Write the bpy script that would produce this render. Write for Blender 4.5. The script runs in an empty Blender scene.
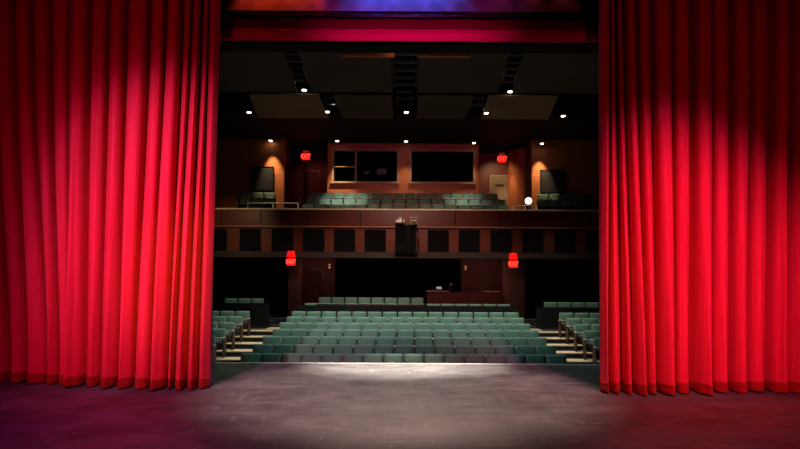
import bpy, bmesh, math, random
from mathutils import Matrix, Vector
random.seed(7)
scene = bpy.context.scene
COL = scene.collection
PI = math.pi
F = 600.0; CX = 404.0; HY = 290.0; CH = 1.65      # focal in px, centre line, horizon, camera height

def wx(px, d): return (px - CX) * d / F            # measuring the place from the photograph
def wz(py, d): return CH + (HY - py) * d / F

# ------------------------------------------------------------------ materials
def mat(name, col, rough=0.6, metal=0.0, var=0.15, scale=6.0, emit=None, estr=0.0, sheen=0.0, spec=0.5, bump=0.0, stretch=(1, 1, 1), col2=None, coat=0.0):
    m = bpy.data.materials.new(name); m.use_nodes = True
    nt = m.node_tree; N = nt.nodes; L = nt.links
    b = N['Principled BSDF']
    b.inputs['Roughness'].default_value = rough
    b.inputs['Metallic'].default_value = metal
    b.inputs['Specular IOR Level'].default_value = spec
    b.inputs['Sheen Weight'].default_value = sheen
    b.inputs['Coat Weight'].default_value = coat
    tc = N.new('ShaderNodeTexCoord'); mp = N.new('ShaderNodeMapping')
    mp.inputs['Scale'].default_value = stretch
    L.new(tc.outputs['Object'], mp.inputs['Vector'])
    nz = N.new('ShaderNodeTexNoise'); nz.inputs['Scale'].default_value = scale; nz.inputs['Detail'].default_value = 5
    L.new(mp.outputs['Vector'], nz.inputs['Vector'])
    cr = N.new('ShaderNodeValToRGB')
    c2 = col2 or tuple(min(1, c * (1 + var)) for c in col)
    c1 = tuple(c * (1 - var) for c in col)
    cr.color_ramp.elements[0].position = .3; cr.color_ramp.elements[1].position = .7
    cr.color_ramp.elements[0].color = (*c1, 1); cr.color_ramp.elements[1].color = (*c2, 1)
    L.new(nz.outputs['Fac'], cr.inputs['Fac']); L.new(cr.outputs['Color'], b.inputs['Base Color'])
    if bump:
        bp = N.new('ShaderNodeBump'); bp.inputs['Strength'].default_value = bump; bp.inputs['Distance'].default_value = .02
        L.new(nz.outputs['Fac'], bp.inputs['Height']); L.new(bp.outputs['Normal'], b.inputs['Normal'])
    if emit:
        b.inputs['Emission Color'].default_value = (*emit, 1); b.inputs['Emission Strength'].default_value = estr
    return m

M = {}
M['black'] = mat('black_paint', (.010, .010, .012), .75, var=.3, spec=.2)
M['ceilblack'] = mat('black_ceiling', (.006, .006, .008), .85, var=.3, spec=.15)
M['blackmetal'] = mat('black_metal', (.02, .02, .025), .4, .6)
M['darkfab'] = mat('black_acoustic_fabric', (.008, .007, .009), .95, var=.3, scale=40, spec=.1)
M['greyfab'] = mat('grey_acoustic_fabric', (.05, .05, .048), .95, var=.2, scale=60, spec=.1)
M['panel_dim'] = mat('ceiling_board_dim', (.07, .065, .055), .8, var=.12, scale=1.2, spec=.2)  # boards away from the lamps; dimness put into the colour
M['panel'] = mat('ceiling_board_lit', (.20, .165, .11), .8, var=.12, scale=1.2, spec=.2)  # same boards near the lamps; their lit brown put into the colour
M['green'] = mat('green_upholstery', (.112, .205, .150), .8, var=.10, scale=9, sheen=.12, spec=.25, bump=.1)
M['pan'] = mat('dark_seat_shell', (.014, .018, .018), .5, var=.2)
M['cream'] = mat('cream_armrest', (.55, .50, .40), .4, var=.1)
M['stanch'] = mat('charcoal_metal', (.03, .03, .032), .5, .4)
M['redwood'] = mat('dark_red_wood', (.17, .042, .024), .38, var=.30, scale=3, stretch=(.35, 1, 7), spec=.4)
M['wood'] = mat('orange_wood', (.50, .155, .055), .45, var=.22, scale=3, stretch=(.3, 1, 6), spec=.35)
M['endwood'] = mat('brown_wood_panel', (.055, .02, .012), .4, var=.25, scale=5, stretch=(4, 4, .6))
M['maroon'] = mat('maroon_wall', (.055, .012, .012), .7, var=.2, scale=2)
M['tread'] = mat('tan_step', (.50, .37, .22), .7, var=.18, scale=5)
M['riser'] = mat('dark_step', (.02, .017, .014), .8)
M['cfloor'] = mat('dark_carpet', (.018, .016, .016), .95, var=.4, scale=30)
M['frame'] = mat('beige_window_frame', (.40, .27, .14), .5, var=.1)
M['door'] = mat('beige_door', (.36, .27, .15), .5, var=.1, scale=2)
M['doorframe'] = mat('pale_door_frame', (.50, .38, .2), .5, var=.1)
M['brass'] = mat('brass', (.7, .45, .18), .3, .9)
M['rail'] = mat('pale_rail_cap', (.85, .72, .50), .4, var=.1, spec=.5)
M['nosing'] = mat('pale_stage_nosing', (.55, .46, .44), .5, var=.08)
M['white'] = mat('white_plastic', (.75, .72, .65), .35, var=.05)
M['lampglow'] = mat('lamp_glow', (1, .95, .8), .4, emit=(1, .86, .6), estr=11)
M['ballglow'] = mat('globe_glow', (1, .95, .85), .4, emit=(1, .88, .68), estr=3.2)
M['exitred'] = mat('exit_red', (.6, .01, .01), .4, emit=(1, .008, .006), estr=1.25)
M['exitlet'] = mat('exit_letters', (1, .4, .3), .4, emit=(1, .07, .04), estr=1.7)
M['exitreflect'] = mat('exit_reflection', (.5, .01, .01), .3, emit=(1, .005, .004), estr=.95)  # red reflection of the sign, given as a glowing colour
M['lining'] = mat('backlit_lining', (.09, .015, .09), .8, var=.1)  # violet puts the blue backlight into the cloth colour
M['glassdark'] = mat('booth_dark', (.004, .004, .006), .9, var=.2, spec=.05)
M['screen'] = mat('console_screen', (.3, .3, .3), .4, emit=(.75, .8, .9), estr=.35)
M['gantry'] = mat('gantry_grey', (.05, .055, .075), .5, .3)
M['beam'] = mat('dull_beam', (.035, .024, .02), .6, var=.2)

# window glass: thin clear pane
g = bpy.data.materials.new('window_glass'); g.use_nodes = True
b = g.node_tree.nodes['Principled BSDF']
b.inputs['Transmission Weight'].default_value = 1; b.inputs['Roughness'].default_value = .02; b.inputs['IOR'].default_value = 1.1
b.inputs['Base Color'].default_value = (.85, .9, .9, 1)
M['glass'] = g

def velvet(name, c1, c2, hem=False):
    m = bpy.data.materials.new(name); m.use_nodes = True
    nt = m.node_tree; N = nt.nodes; L = nt.links; b = N['Principled BSDF']
    b.inputs['Roughness'].default_value = .82; b.inputs['Specular IOR Level'].default_value = .12
    b.inputs['Sheen Weight'].default_value = .15; b.inputs['Sheen Roughness'].default_value = .5
    b.inputs['Sheen Tint'].default_value = (1, .15, .12, 1)
    tc = N.new('ShaderNodeTexCoord'); mp = N.new('ShaderNodeMapping')
    mp.inputs['Scale'].default_value = (1.2, 1.2, 14) if hem else (7, 7, .25)
    nz = N.new('ShaderNodeTexNoise'); nz.inputs['Scale'].default_value = 3; nz.inputs['Detail'].default_value = 5
    cr = N.new('ShaderNodeValToRGB'); cr.color_ramp.elements[0].position = .3; cr.color_ramp.elements[1].position = .72
    cr.color_ramp.elements[0].color = (*c1, 1); cr.color_ramp.elements[1].color = (*c2, 1)
    L.new(tc.outputs['Object'], mp.inputs['Vector']); L.new(mp.outputs['Vector'], nz.inputs['Vector'])
    L.new(nz.outputs['Fac'], cr.inputs['Fac']); L.new(cr.outputs['Color'], b.inputs['Base Color'])
    bp = N.new('ShaderNodeBump'); bp.inputs['Strength'].default_value = .55 if hem else .3; bp.inputs['Distance'].default_value = .03
    L.new(nz.outputs['Fac'], bp.inputs['Height']); L.new(bp.outputs['Normal'], b.inputs['Normal'])
    return m
M['velvet'] = velvet('red_velvet', (.60, .013, .045), (.74, .020, .062))
M['hem'] = velvet('red_velvet_hem', (.24, .007, .008), (.44, .014, .014), True)
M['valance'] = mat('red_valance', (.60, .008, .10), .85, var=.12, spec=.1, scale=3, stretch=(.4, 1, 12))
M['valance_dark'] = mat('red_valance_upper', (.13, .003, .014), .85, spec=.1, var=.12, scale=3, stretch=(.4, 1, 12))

# scuffed black stage floor
def stage_mat():
    m = bpy.data.materials.new('stage_floor_paint'); m.use_nodes = True
    nt = m.node_tree; N = nt.nodes; L = nt.links; b = N['Principled BSDF']
    tc = N.new('ShaderNodeTexCoord')
    def noise(sc, st, det=6, rot=0):
        mp = N.new('ShaderNodeMapping'); mp.inputs['Scale'].default_value = st; mp.inputs['Rotation'].default_value = (0, 0, rot)
        L.new(tc.outputs['Object'], mp.inputs['Vector'])
        n = N.new('ShaderNodeTexNoise'); n.inputs['Scale'].default_value = sc; n.inputs['Detail'].default_value = det
        n.inputs['Roughness'].default_value = .65
        L.new(mp.outputs['Vector'], n.inputs['Vector']); return n
    def ramp(n, p0, p1, c0=0, c1=1):
        r = N.new('ShaderNodeValToRGB'); r.color_ramp.elements[0].position = p0; r.color_ramp.elements[1].position = p1
        r.color_ramp.elements[0].color = (c0, c0, c0, 1); r.color_ramp.elements[1].color = (c1, c1, c1, 1)
        L.new(n.outputs['Fac'], r.inputs['Fac']); return r
    base = ramp(noise(1.1, (1, 1, 1)), .35, .65, .035, .105)
    a = ramp(noise(3.2, (.22, 3.6, 1), 9, .25), .57, .68, 0, .12)
    c = ramp(noise(2.6, (4.6, .5, 1), 9, .5), .58, .69, 0, .09)
    d = ramp(noise(7.5, (.5, 2.6, 1), 9, -.2), .60, .68, 0, .13)
    def add(x, y):
        n = N.new('ShaderNodeMixRGB'); n.blend_type = 'ADD'; n.inputs[0].default_value = 1
        L.new(x.outputs['Color'], n.inputs[1]); L.new(y.outputs['Color'], n.inputs[2]); return n
    s = add(add(add(base, a), c), d)
    L.new(s.outputs['Color'], b.inputs['Base Color'])
    r = ramp(noise(2.0, (1, 1.6, 1)), .3, .7, .42, .62); L.new(r.outputs['Color'], b.inputs['Roughness'])
    b.inputs['Specular IOR Level'].default_value = .45
    bp = N.new('ShaderNodeBump'); bp.inputs['Strength'].default_value = .12; bp.inputs['Distance'].default_value = .01
    L.new(s.outputs['Color'], bp.inputs['Height']); L.new(bp.outputs['Normal'], b.inputs['Normal'])
    return m
M['stage'] = stage_mat()

# ------------------------------------------------------------------ mesh helpers
def finish(name, bm, m, parent=None, bevel=0.0, smooth=False, loc=None):
    me = bpy.data.meshes.new(name); bmesh.ops.recalc_face_normals(bm, faces=bm.faces[:]); bm.to_mesh(me); bm.free()
    o = bpy.data.objects.new(name, me); COL.objects.link(o)
    for mm in (m if isinstance(m, (list, tuple)) else [m]): me.materials.append(mm)
    if smooth:
        for p in me.polygons: p.use_smooth = True
    if bevel:
        md = o.modifiers.new('bevel', 'BEVEL'); md.width = bevel; md.segments = 2; md.limit_method = 'ANGLE'
    if loc: o.location = loc
    if parent: o.parent = parent
    return o
def bx(bm, x0, x1, y0, y1, z0, z1, mi=0):
    v = [bm.verts.new(p) for p in ((x0,y0,z0),(x1,y0,z0),(x1,y1,z0),(x0,y1,z0),(x0,y0,z1),(x1,y0,z1),(x1,y1,z1),(x0,y1,z1))]
    for f in ((0,3,2,1),(4,5,6,7),(0,1,5,4),(1,2,6,5),(2,3,7,6),(3,0,4,7)):
        bm.faces.new([v[i] for i in f]).material_index = mi
def prism(bm, pts, z0, z1):           # plan polygon extruded up
    lo = [bm.verts.new((x, y, z0)) for x, y in pts]; hi = [bm.verts.new((x, y, z1)) for x, y in pts]
    n = len(pts); bm.faces.new(lo[::-1]); bm.faces.new(hi)
    for i in range(n): bm.faces.new((lo[i], lo[(i+1) % n], hi[(i+1) % n], hi[i]))
def cyl(bm, p0, p1, r0, r1=None, seg=16):
    r1 = r0 if r1 is None else r1
    p0 = Vector(p0); p1 = Vector(p1); d = (p1 - p0).normalized()
    a = d.orthogonal().normalized(); c = d.cross(a)
    A = [bm.verts.new(p0 + (a*math.cos(t)+c*math.sin(t))*r0) for t in [2*PI*i/seg for i in range(seg)]]
    B = [bm.verts.new(p1 + (a*math.cos(t)+c*math.sin(t))*r1) for t in [2*PI*i/seg for i in range(seg)]]
    bm.faces.new(A[::-1]); bm.faces.new(B)
    for i in range(seg): bm.faces.new((A[i], A[(i+1) % seg], B[(i+1) % seg], B[i]))
def path_tube(bm, pts, r, seg=8):
    for i in range(len(pts)-1): cyl(bm, pts[i], pts[i+1], r, seg=seg)
def box(name, x0, x1, y0, y1, z0, z1, m, parent=None, bevel=0.0):
    bm = bmesh.new(); bx(bm, x0, x1, y0, y1, z0, z1); return finish(name, bm, m, parent, bevel)
def tag(o, label=None, cat=None, group=None, kind=None):
    if label: o['label'] = label
    if cat: o['category'] = cat
    if group: o['group'] = group
    if kind: o['kind'] = kind
    return o
def struct(name, *a, label=None, **k):
    o = box(name, *a, **k); o['kind'] = 'structure'
    if label: o['label'] = label
    return o
def empty(name, loc, label=None, cat=None, group=None):
    o = bpy.data.objects.new(name, None); COL.objects.link(o); o.location = loc; o.empty_display_size = .2
    return tag(o, label, cat, group)
ORD = ['first','second','third','fourth','fifth','sixth','seventh','eighth','ninth','tenth','eleventh','twelfth','thirteenth','fourteenth','fifteenth','sixteenth','seventeenth','eighteenth']

# ------------------------------------------------------------------ stage
EDGE = 13.56
bm = bmesh.new(); bx(bm, -9.5, 9.5, -4, EDGE-.10, -.25, 0); o = finish('floor', bm, M['stage']); tag(o, 'black painted scuffed stage floor', kind='structure')
bm = bmesh.new(); bx(bm, -9.5, 9.5, EDGE-.10, EDGE, -.06, .004); o = finish('trim_1', bm, M['nosing']); tag(o, 'pale nosing strip along the stage edge', kind='structure')
struct('wall_stage_front', -9.5, 9.5, EDGE-.25, EDGE-.06, -1.3, -.06, M['black'], label='black front face under the stage edge')

# curtains
def smooth(t): return t*t*(3-2*t)
def curtain(name, T, B, D, label, side):
    """T/B: valley positions (m) at the top and floor; D: fold depth per fold."""
    H = 8.6; hemz = .19; n = len(T)-1; per = 18
    rnd = random.Random(11 if side < 0 else 23)
    ph = [rnd.uniform(0, 2*PI) for _ in range(40)]
    sk = [rnd.uniform(-.28, .28) for _ in range(n)]
    amp = [rnd.uniform(.62, 1.25) for _ in range(n)]
    sub = [rnd.choice((0, 0, 1, 1, 2, 2)) for _ in range(n)]
    zs = [0, .05, .10, .15, .19] + [.19 + (H-.19)*((i/56.0)) for i in range(1, 57)]
    def pt(i, s, z):
        tt = min(1, max(0, (z - .0)/7.0)); k = smooth(tt)**.85
        xl = B[i]*(1-k) + T[i]*k; xr = B[i+1]*(1-k) + T[i+1]*k
        w = xr - xl
        s2 = s + sk[i]*(1-k)*s*(1-s)*1.3
        top = 1 - abs(2*s2-1)**5
        bot = math.sin(PI*s2)**.8
        bul = top*k + bot*(1-k)
        # secondary creases inside a fold
        m = sub[i]
        if m: bul += (1-k*.6)*.13*math.sin(PI*m*2*s2 + ph[i % 40]*.3)*math.sin(PI*s2)
        a = (.20*k + min(.44, .15 + w*.60)*(1-k)) * amp[i]
        # fine drape ripples that run down the cloth
        gx = xl + w*s
        rip = .007*math.sin(gx*31 + ph[3] + z*.35) + .005*math.sin(gx*53 + ph[5] - z*.5) + .012*math.sin(gx*11.0 + z*.6 + ph[7])*(1-k)
        x = gx + .10*w*math.sin(2*PI*s2)*(1-.7*k)
        Dm = D[i]*(1-k) + DT*k
        # let neighbouring folds meet in the valley
        dl = (D[i-1] if i > 0 else D[i]); dr = (D[i+1] if i < n-1 else D[i])
        Dv = ((dl + D[i])/2*(1-s) + (dr + D[i])/2*s)*(1-k) + DT*k
        Dm = Dv + (D[i]*(1-k) + DT*k - Dv)*math.sin(PI*s)
        y = Dm + .12 - a*bul + rip
        e = min(s, 1-s)*w
        if not ((i == 0 and s < .5) or (i == n-1 and s >= .5)): cv = (.24 + .12*k)*math.exp(-(e/(.026+.012*k))**2); y += cv; x += side*.42*cv
        return (x, y, z)
    def build(zlist, off=0.0):
        bm = bmesh.new(); grid = []
        for z in zlist:
            row = []
            for i in range(n):
                for q in range(per):
                    row.append(pt(i, .5-.5*math.cos(PI*q/per), z))
            row.append(pt(n-1, 1.0, z))
            # hem lifts and sags a little from fold to fold
            if z < .2:
                row = [(x, y, zz + (.012 + .010*math.sin(x*7.3+ph[9]))*(1-z/.2)) for x, y, zz in row]
            grid.append([bm.verts.new((x, y - off, zz)) for x, y, zz in row])
        for a in range(len(grid)-1):
            for c in range(len(grid[0])-1):
                bm.faces.new((grid[a][c], grid[a][c+1], grid[a+1][c+1], grid[a+1][c]))
        return bm
    DT = 10.0
    root = build([z for z in zs if z >= .15])
    cloth = finish(name, root, M['velvet'], smooth=True); tag(cloth, label, 'curtain')
    md = cloth.modifiers.new('thick', 'SOLIDIFY'); md.thickness = .012; md.offset = 0
    h = finish('hem', build([0, .04, .08, .12, .16, .19], .014), M['hem'], cloth, smooth=True)
    tag(h, 'darker red stitched hem band')
    md = h.modifiers.new('thick', 'SOLIDIFY'); md.thickness = .016; md.offset = 0
    # the turned back leading edge; blue backlight is put into its violet colour
    bm = bmesh.new(); rows = []
    i, s = (n-1, 1.0) if side < 0 else (0, 0.0)
    for z in zs:
        x, y, _ = pt(i, s, z)
        rr = []
        for q in range(9):
            t = q/8
            xx = x + side*(.135 - (.085 if side < 0 else .02)*max(0, 1-z/2.6))*t ; yy = y + .34*t
            rr.append(bm.verts.new((xx, yy, z + .02)))
        rows.append(rr)
    for a in range(len(rows)-1):
        for c in range(8): bm.faces.new((rows[a][c], rows[a][c+1], rows[a+1][c+1], rows[a+1][c]))
    l = finish('lining', bm, M['lining'], cloth, smooth=True); tag(l, 'turned back curtain edge, coloured as if backlit violet')
    md = l.modifiers.new('thick', 'SOLIDIFY'); md.thickness = .01; md.offset = 0
    return cloth
c = lambda L_, D_=9.9: [(x - CX)*D_/F for x in L_]
TL = [-110,-90,-70,-50,-30,-10,10,28,47,67,88,107,125,148,165,182,192,202,209,216]
BL = [-112,-92,-71,-52,-32,-12,8,33,48,62,79,97,117,134,152,170,178,191,201,209]
DL = [10.5,10.5,10.5,10.5,10.5,10.5,10.45,10.3,10.25,10.15,10.12,10.08,9.98,9.95,9.9,9.85,9.82,9.78,9.95]
curtain('stage_curtain', c(TL, 10.1), c(BL, 9.95), DL, 'red velvet stage curtain hanging left of the opening, magenta lit towards its outer folds', -1)
TR = [600,607,613,620.5,634,649,671,691,711,731,751,771,790,810,830,850,870,890,910]
BR = [602,608,620,630,643,655,674,692,714,733,752,773,790,811,831,852,872,892,912]
DR = [9.75,9.7,9.65,9.65,9.67,9.7,9.75,9.8,9.8,9.85,9.9,9.95,10.0,10.05,10.1,10.1,10.1,10.1]
curtain('stage_curtain', c(TR, 10.1), c(BR, 9.75), DR, 'deep red velvet stage curtain hanging right of the opening, darkening into the wing', 1)

# valance, header and coloured border above
DV = 10.9
bm = bmesh.new()
def wavy(bm, z0, z1, y, amp, k):
    n = 90; A = []; Bv = []
    for i in range(n+1):
        x = -3.42 + 7.0*i/n; yy = y + amp*math.sin(x*k)
        A.append(bm.verts.new((x, yy, z0))); Bv.append(bm.verts.new((x, yy, z1)))
    for i in range(n): bm.faces.new((A[i], A[i+1], Bv[i+1], Bv[i]))
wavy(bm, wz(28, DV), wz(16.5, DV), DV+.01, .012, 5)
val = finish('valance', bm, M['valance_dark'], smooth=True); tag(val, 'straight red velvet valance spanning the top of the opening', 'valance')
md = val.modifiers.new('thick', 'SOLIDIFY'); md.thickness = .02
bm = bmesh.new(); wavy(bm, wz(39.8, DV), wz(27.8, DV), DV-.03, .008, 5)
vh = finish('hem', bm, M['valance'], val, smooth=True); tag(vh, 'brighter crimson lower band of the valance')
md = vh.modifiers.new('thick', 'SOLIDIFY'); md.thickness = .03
bm = bmesh.new(); cyl(bm, (-5.5, DV-.02, wz(14, DV)), (5.5, DV-.02, wz(14, DV)), .03)
o = finish('valance_pipe', bm, M['blackmetal'], smooth=True); tag(o, 'black steel pipe carrying the red valance', 'pipe')
struct('wall_header', -6.5, 6.5, 11.3, 11.5, wz(20, 11.3), 9.2, mat('header_paint', (.10, .10, .13), .6, var=.6, scale=2.2, bump=.3), label='grey header wall above the valance, washed red and blue')
struct('trim_2', -6.5, 6.5, 10.96, 11.28, wz(27, 11.2), wz(11.5, 11.1), M['black'], label='black beam under the coloured header')
struct('trim_3', -6.5, 6.5, 11.5, 11.9, wz(42, 11.5), 7.0, M['ceilblack'], label='black soffit behind the valance')

# ------------------------------------------------------------------ hall shell
struct('wall_left', -9.7, -9.5, -4, 31.5, -1.3, 9.8, M['black'])
struct('wall_right', 9.5, 9.7, -4, 31.5, -1.3, 9.8, M['black'])
struct('ceiling', -9.7, 9.7, 11.6, 31.5, 9.6, 9.8, M['ceilblack'])
struct('ceiling_rear_soffit', -9.5, 9.5, 24.1, 31.4, 8.78, 8.95, M['ceilblack'], label='black soffit over the balcony')
struct('wall_stage_back', -9.7, 9.7, -4.2, -4, -.2, 9.8, M['black'])

# raked floor
ROWP = .97; D0 = 15.6; Z0 = -.894; RISE = .147
ND = 9
bm = bmesh.new()
bx(bm, -9.5, 9.5, EDGE-.05, D0-.55, -1.2, Z0)
for k in range(7):
    y0 = D0 - .55 + k*ROWP
    bx(bm, -9.5, 9.5, y0, y0+ROWP, -1.2, Z0 + RISE*k)
yc = D0 - .55 + 7*ROWP
bx(bm, -9.5, 9.5, yc, 23.6, -1.2, Z0+RISE*7)
bx(bm, -9.5, 9.5, 23.6, 24.75, -1.2, .22)
bx(bm, -9.5, 9.5, 24.75, 31.4, -1.2, .44)
o = finish('floor_auditorium', bm, M['cfloor']); tag(o, 'dark stepped floor under the seating', kind='structure')
# aisle stairs
for sd, side_name in ((-1, 'left'), (1, 'right')):
    bm = bmesh.new()
    for k in range(1, 8):
        y0 = D0 - .55 + k*ROWP; z = Z0 + RISE*k
        bx(bm, min(sd*4.34, sd*5.95), max(sd*4.34, sd*5.95), y0-.02, y0+.62, z-.03, z+.004)
    bx(bm, sd*4.75-.5, sd*4.75+.5, 23.0, 23.6, .12, .16); bx(bm, sd*4.75-.5, sd*4.75+.5, 22.75, 23.0, .13, .145)
    o = finish('floor_aisle_steps_' + side_name, bm, M['tread'], None, .003); tag(o, f'tan aisle steps between the main seats and the {side_name} side block', kind='structure')

# ------------------------------------------------------------------ seats
def back_bm(w):
    bm = bmesh.new(); nx, nz = 8, 8; h0, h1 = .44, .88
    front = []; back = []
    for j in range(nz+1):
        v = j/nz; z = h0 + (h1-h0)*v
        fr = []; bk = []
        for i in range(nx+1):
            u = i/nx*2-1
            taper = 1 - .02*(1-v)
            cr = max(0, v-.86)/.14
            x = u*w/2*taper*(1-.02*cr*cr)
            zz = z - .010*(abs(u)**6)*(1 if v > .9 else 0)
            y = .05*v - .025*(1-abs(u)**3)*(1-abs(2*v-1)**3) + .02*u*u
            fr.append(bm.verts.new((x, y, zz))); bk.append(bm.verts.new((x, y+.065+.02*(1-v), zz)))
        front.append(fr); back.append(bk)
    for j in range(nz):
        for i in range(nx):
            bm.faces.new((front[j][i], front[j][i+1], front[j+1][i+1], front[j+1][i]))
            bm.faces.new((back[j][i+1], back[j][i], back[j+1][i], back[j+1][i+1]))
        bm.faces.new((front[j][0], front[j+1][0], back[j+1][0], back[j][0]))
        bm.faces.new((front[j][nx], back[j][nx], back[j+1][nx], front[j+1][nx]))
    for i in range(nx):
        bm.faces.new((front[nz][i], front[nz][i+1], back[nz][i+1], back[nz][i]))
        bm.faces.new((front[0][i+1], front[0][i], back[0][i], back[0][i+1]))
    return bm
def mesh_of(o): me = o.data; bpy.data.objects.remove(o); return me
SW = .495
ME = {}
ME['backrest'] = mesh_of(finish('backrest', back_bm(SW), M['green'], smooth=True))
bm = bmesh.new()   # tipped-up seat pan: padded block with its pale lower rim
bx(bm, -.225, .225, -.16, -.05, .24, .60); bmesh.ops.bevel(bm, geom=bm.edges[:], offset=.03, segments=2, affect='EDGES')
ME['seat_pan'] = mesh_of(finish('seat_pan', bm, M['pan'], smooth=True))
bm = bmesh.new(); bx(bm, -.21, .21, -.175, -.10, .600, .618); bmesh.ops.bevel(bm, geom=bm.edges[:], offset=.005, segments=1, affect='EDGES')
ME['seat_rim'] = mesh_of(finish('seat_rim', bm, M['cream']))
bm = bmesh.new(); bx(bm, -.022, .022, -.24, .06, .60, .635); bmesh.ops.bevel(bm, geom=bm.edges[:], offset=.01, segments=2, affect='EDGES')
ME['armrest'] = mesh_of(finish('armrest', bm, M['cream'], smooth=True))
bm = bmesh.new(); bx(bm, -.016, .016, -.05, .05, .02, .60); bx(bm, -.02, .02, -.16, .10, 0, .02)
ME['leg'] = mesh_of(finish('leg', bm, M['stanch']))
bm = bmesh.new(); bx(bm, -.018, .018, -.22, .10, 0, .60); bmesh.ops.bevel(bm, geom=bm.edges[:], offset=.012, segments=2, affect='EDGES')
ME['end_panel'] = mesh_of(finish('end_panel', bm, M['endwood']))

def child(nm, key, root, x=0, z=0, sx=1):
    o = bpy.data.objects.new(nm, ME[key]); COL.objects.link(o); o.parent = root; o.location = (x, 0, z)
    if sx != 1: o.scale = (sx, 1, 1)
    return o
def make_seat(loc, pitch, label, group, first=False, last=False, endp=(False, False)):
    r = empty('theatre_seat', loc, label, 'theatre seat', group)
    sc = (pitch-.046)/SW
    child('backrest', 'backrest', r, sx=sc); p = child('seat_pan', 'seat_pan', r, sx=sc); child('seat_rim', 'seat_rim', p)
    sides = [-1] + ([1] if last else [])
    for s in sides:
        e = (s < 0 and first and endp[0]) or (s > 0 and endp[1])
        child('armrest', 'armrest', r, s*pitch/2)
        if e: child('end_panel', 'end_panel', r, s*pitch/2)
        else: child('leg', 'leg', r, s*pitch/2)
    return r
def row(x0, x1, n, y, z, rowname, group, endp=(True, True), frm='left'):
    p = (x1-x0)/n
    for i in range(n):
        if frm == 'left': k = ORD[i]; lab = f'green theatre seat, {k} from the left end of {rowname}'
        else: k = ORD[n-1-i]; lab = f'green theatre seat, {k} from the right end of {rowname}'
        jit = random.uniform(-.006, .006)
        make_seat((x0 + p*(i+.5), y + jit, z), p, lab, group, i == 0, i == n-1, endp)

ends = [(240, 568), (252, 557.5), (262, 548), (272, 540), (279, 531.5), (286, 525), (291, 519.5)]
cnt = [16, 15, 15, 15, 15, 14, 15]
rn = ['the front row of the main block', 'the second main block row', 'the third main block row', 'the fourth main block row', 'the fifth main block row', 'the sixth main block row', 'the seventh and rearmost main block row']
for k in range(7):
    y = D0 + ROWP*k
    row(wx(ends[k][0], y), wx(ends[k][1], y), cnt[k], y, Z0+RISE*k, rn[k], 'green seats of the main block')
# side blocks beyond the aisles, same rows continued
sl = {6: 3, 5: 2, 4: 2, 3: 1, 2: 1}; srn = {6: 'the rearmost row', 5: 'the second rearmost row', 4: 'the middle row', 3: 'the second row', 2: 'the nearest row'}
for k in range(2, 7):
    y = D0 + ROWP*k; z = Z0 + RISE*k; P_ = .555
    nL = {6: 3, 5: 2, 4: 2, 3: 1, 2: 1}[k]; nR = {6: 3, 5: 3, 4: 2, 3: 1, 2: 1}[k]
    for i in range(nL):
        xx = -5.50 - P_*(i+.5)
        make_seat((xx, y, z), P_, f'green theatre seat, {ORD[i]} from the aisle, {srn[k]} of the left side block', 'green seats of the left side block', i == nL-1, i == 0, (False, True))
    for i in range(nR):
        xx = 5.55 + P_*(i+.5)
        r = make_seat((xx, y, z), P_, f'green theatre seat, {ORD[i]} from the aisle, {srn[k]} of the right side block', 'green seats of the right side block', i == 0, i == nR-1, (True, False))
# rear rows behind the cross aisle
yA = 24.2; zA = .22
p_ = .555
row(wx(304, yA), wx(316.5, yA)+.04, 1, yA, zA, 'the lone rear seat', 'rear seats behind the cross aisle')
row(wx(426.5, yA), wx(511, yA), 6, yA, zA, 'the row before the sound desk', 'rear seats behind the cross aisle')
yB = 25.2
row(wx(318, yB), wx(424, yB), 8, yB, .45, 'the rear row beside the sound desk', 'rear seats behind the cross aisle')
row(wx(224, yA), wx(264, yA), 3, yA, .40, 'the row behind the left side block', 'rear seats of the side blocks')
row(wx(544, yA), wx(600, yA), 4, yA, .31, 'the row behind the right side block', 'rear seats of the side blocks')
struct('floor_rear_side_left', -9.5, -5.3, 23.7, 24.75, .21, .40, M['cfloor']); struct('floor_rear_side_right', 5.3, 9.5, 23.7, 24.75, .21, .31, M['cfloor'])
# low guard walls in front of the rear rows
for a, b_, zz, l in ((-4.2, 4.4, 1.03, 'low black wall in front of the centre rear seats'), (5.2, 9.0, 1.0, 'low black wall before the right rear seats'), (-9.0, -5.3, 1.10, 'low black wall before the left rear seats')):
    struct('partition', a, b_, 23.62, 23.70, .1, zz, M['black'], label=l)

# ------------------------------------------------------------------ balcony
BD = 25.0
zb = wz(209.2, BD)
struct('wall_balcony_front', -9.5, 9.5, BD, BD+.18, wz(227, BD), zb-.04, mat('fascia_wood', (.10, .020, .013), .38, var=.3, scale=3, stretch=(.35, 1, 7), spec=.4), label='dark red wood fascia of the balcony')
o = box('balcony_rail', -9.5, 9.5, BD-.06, BD+.24, zb-.045, zb+.02, M['rail'], bevel=.012); tag(o, 'long pale cap rail running along the top of the balcony front', 'rail')
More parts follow.
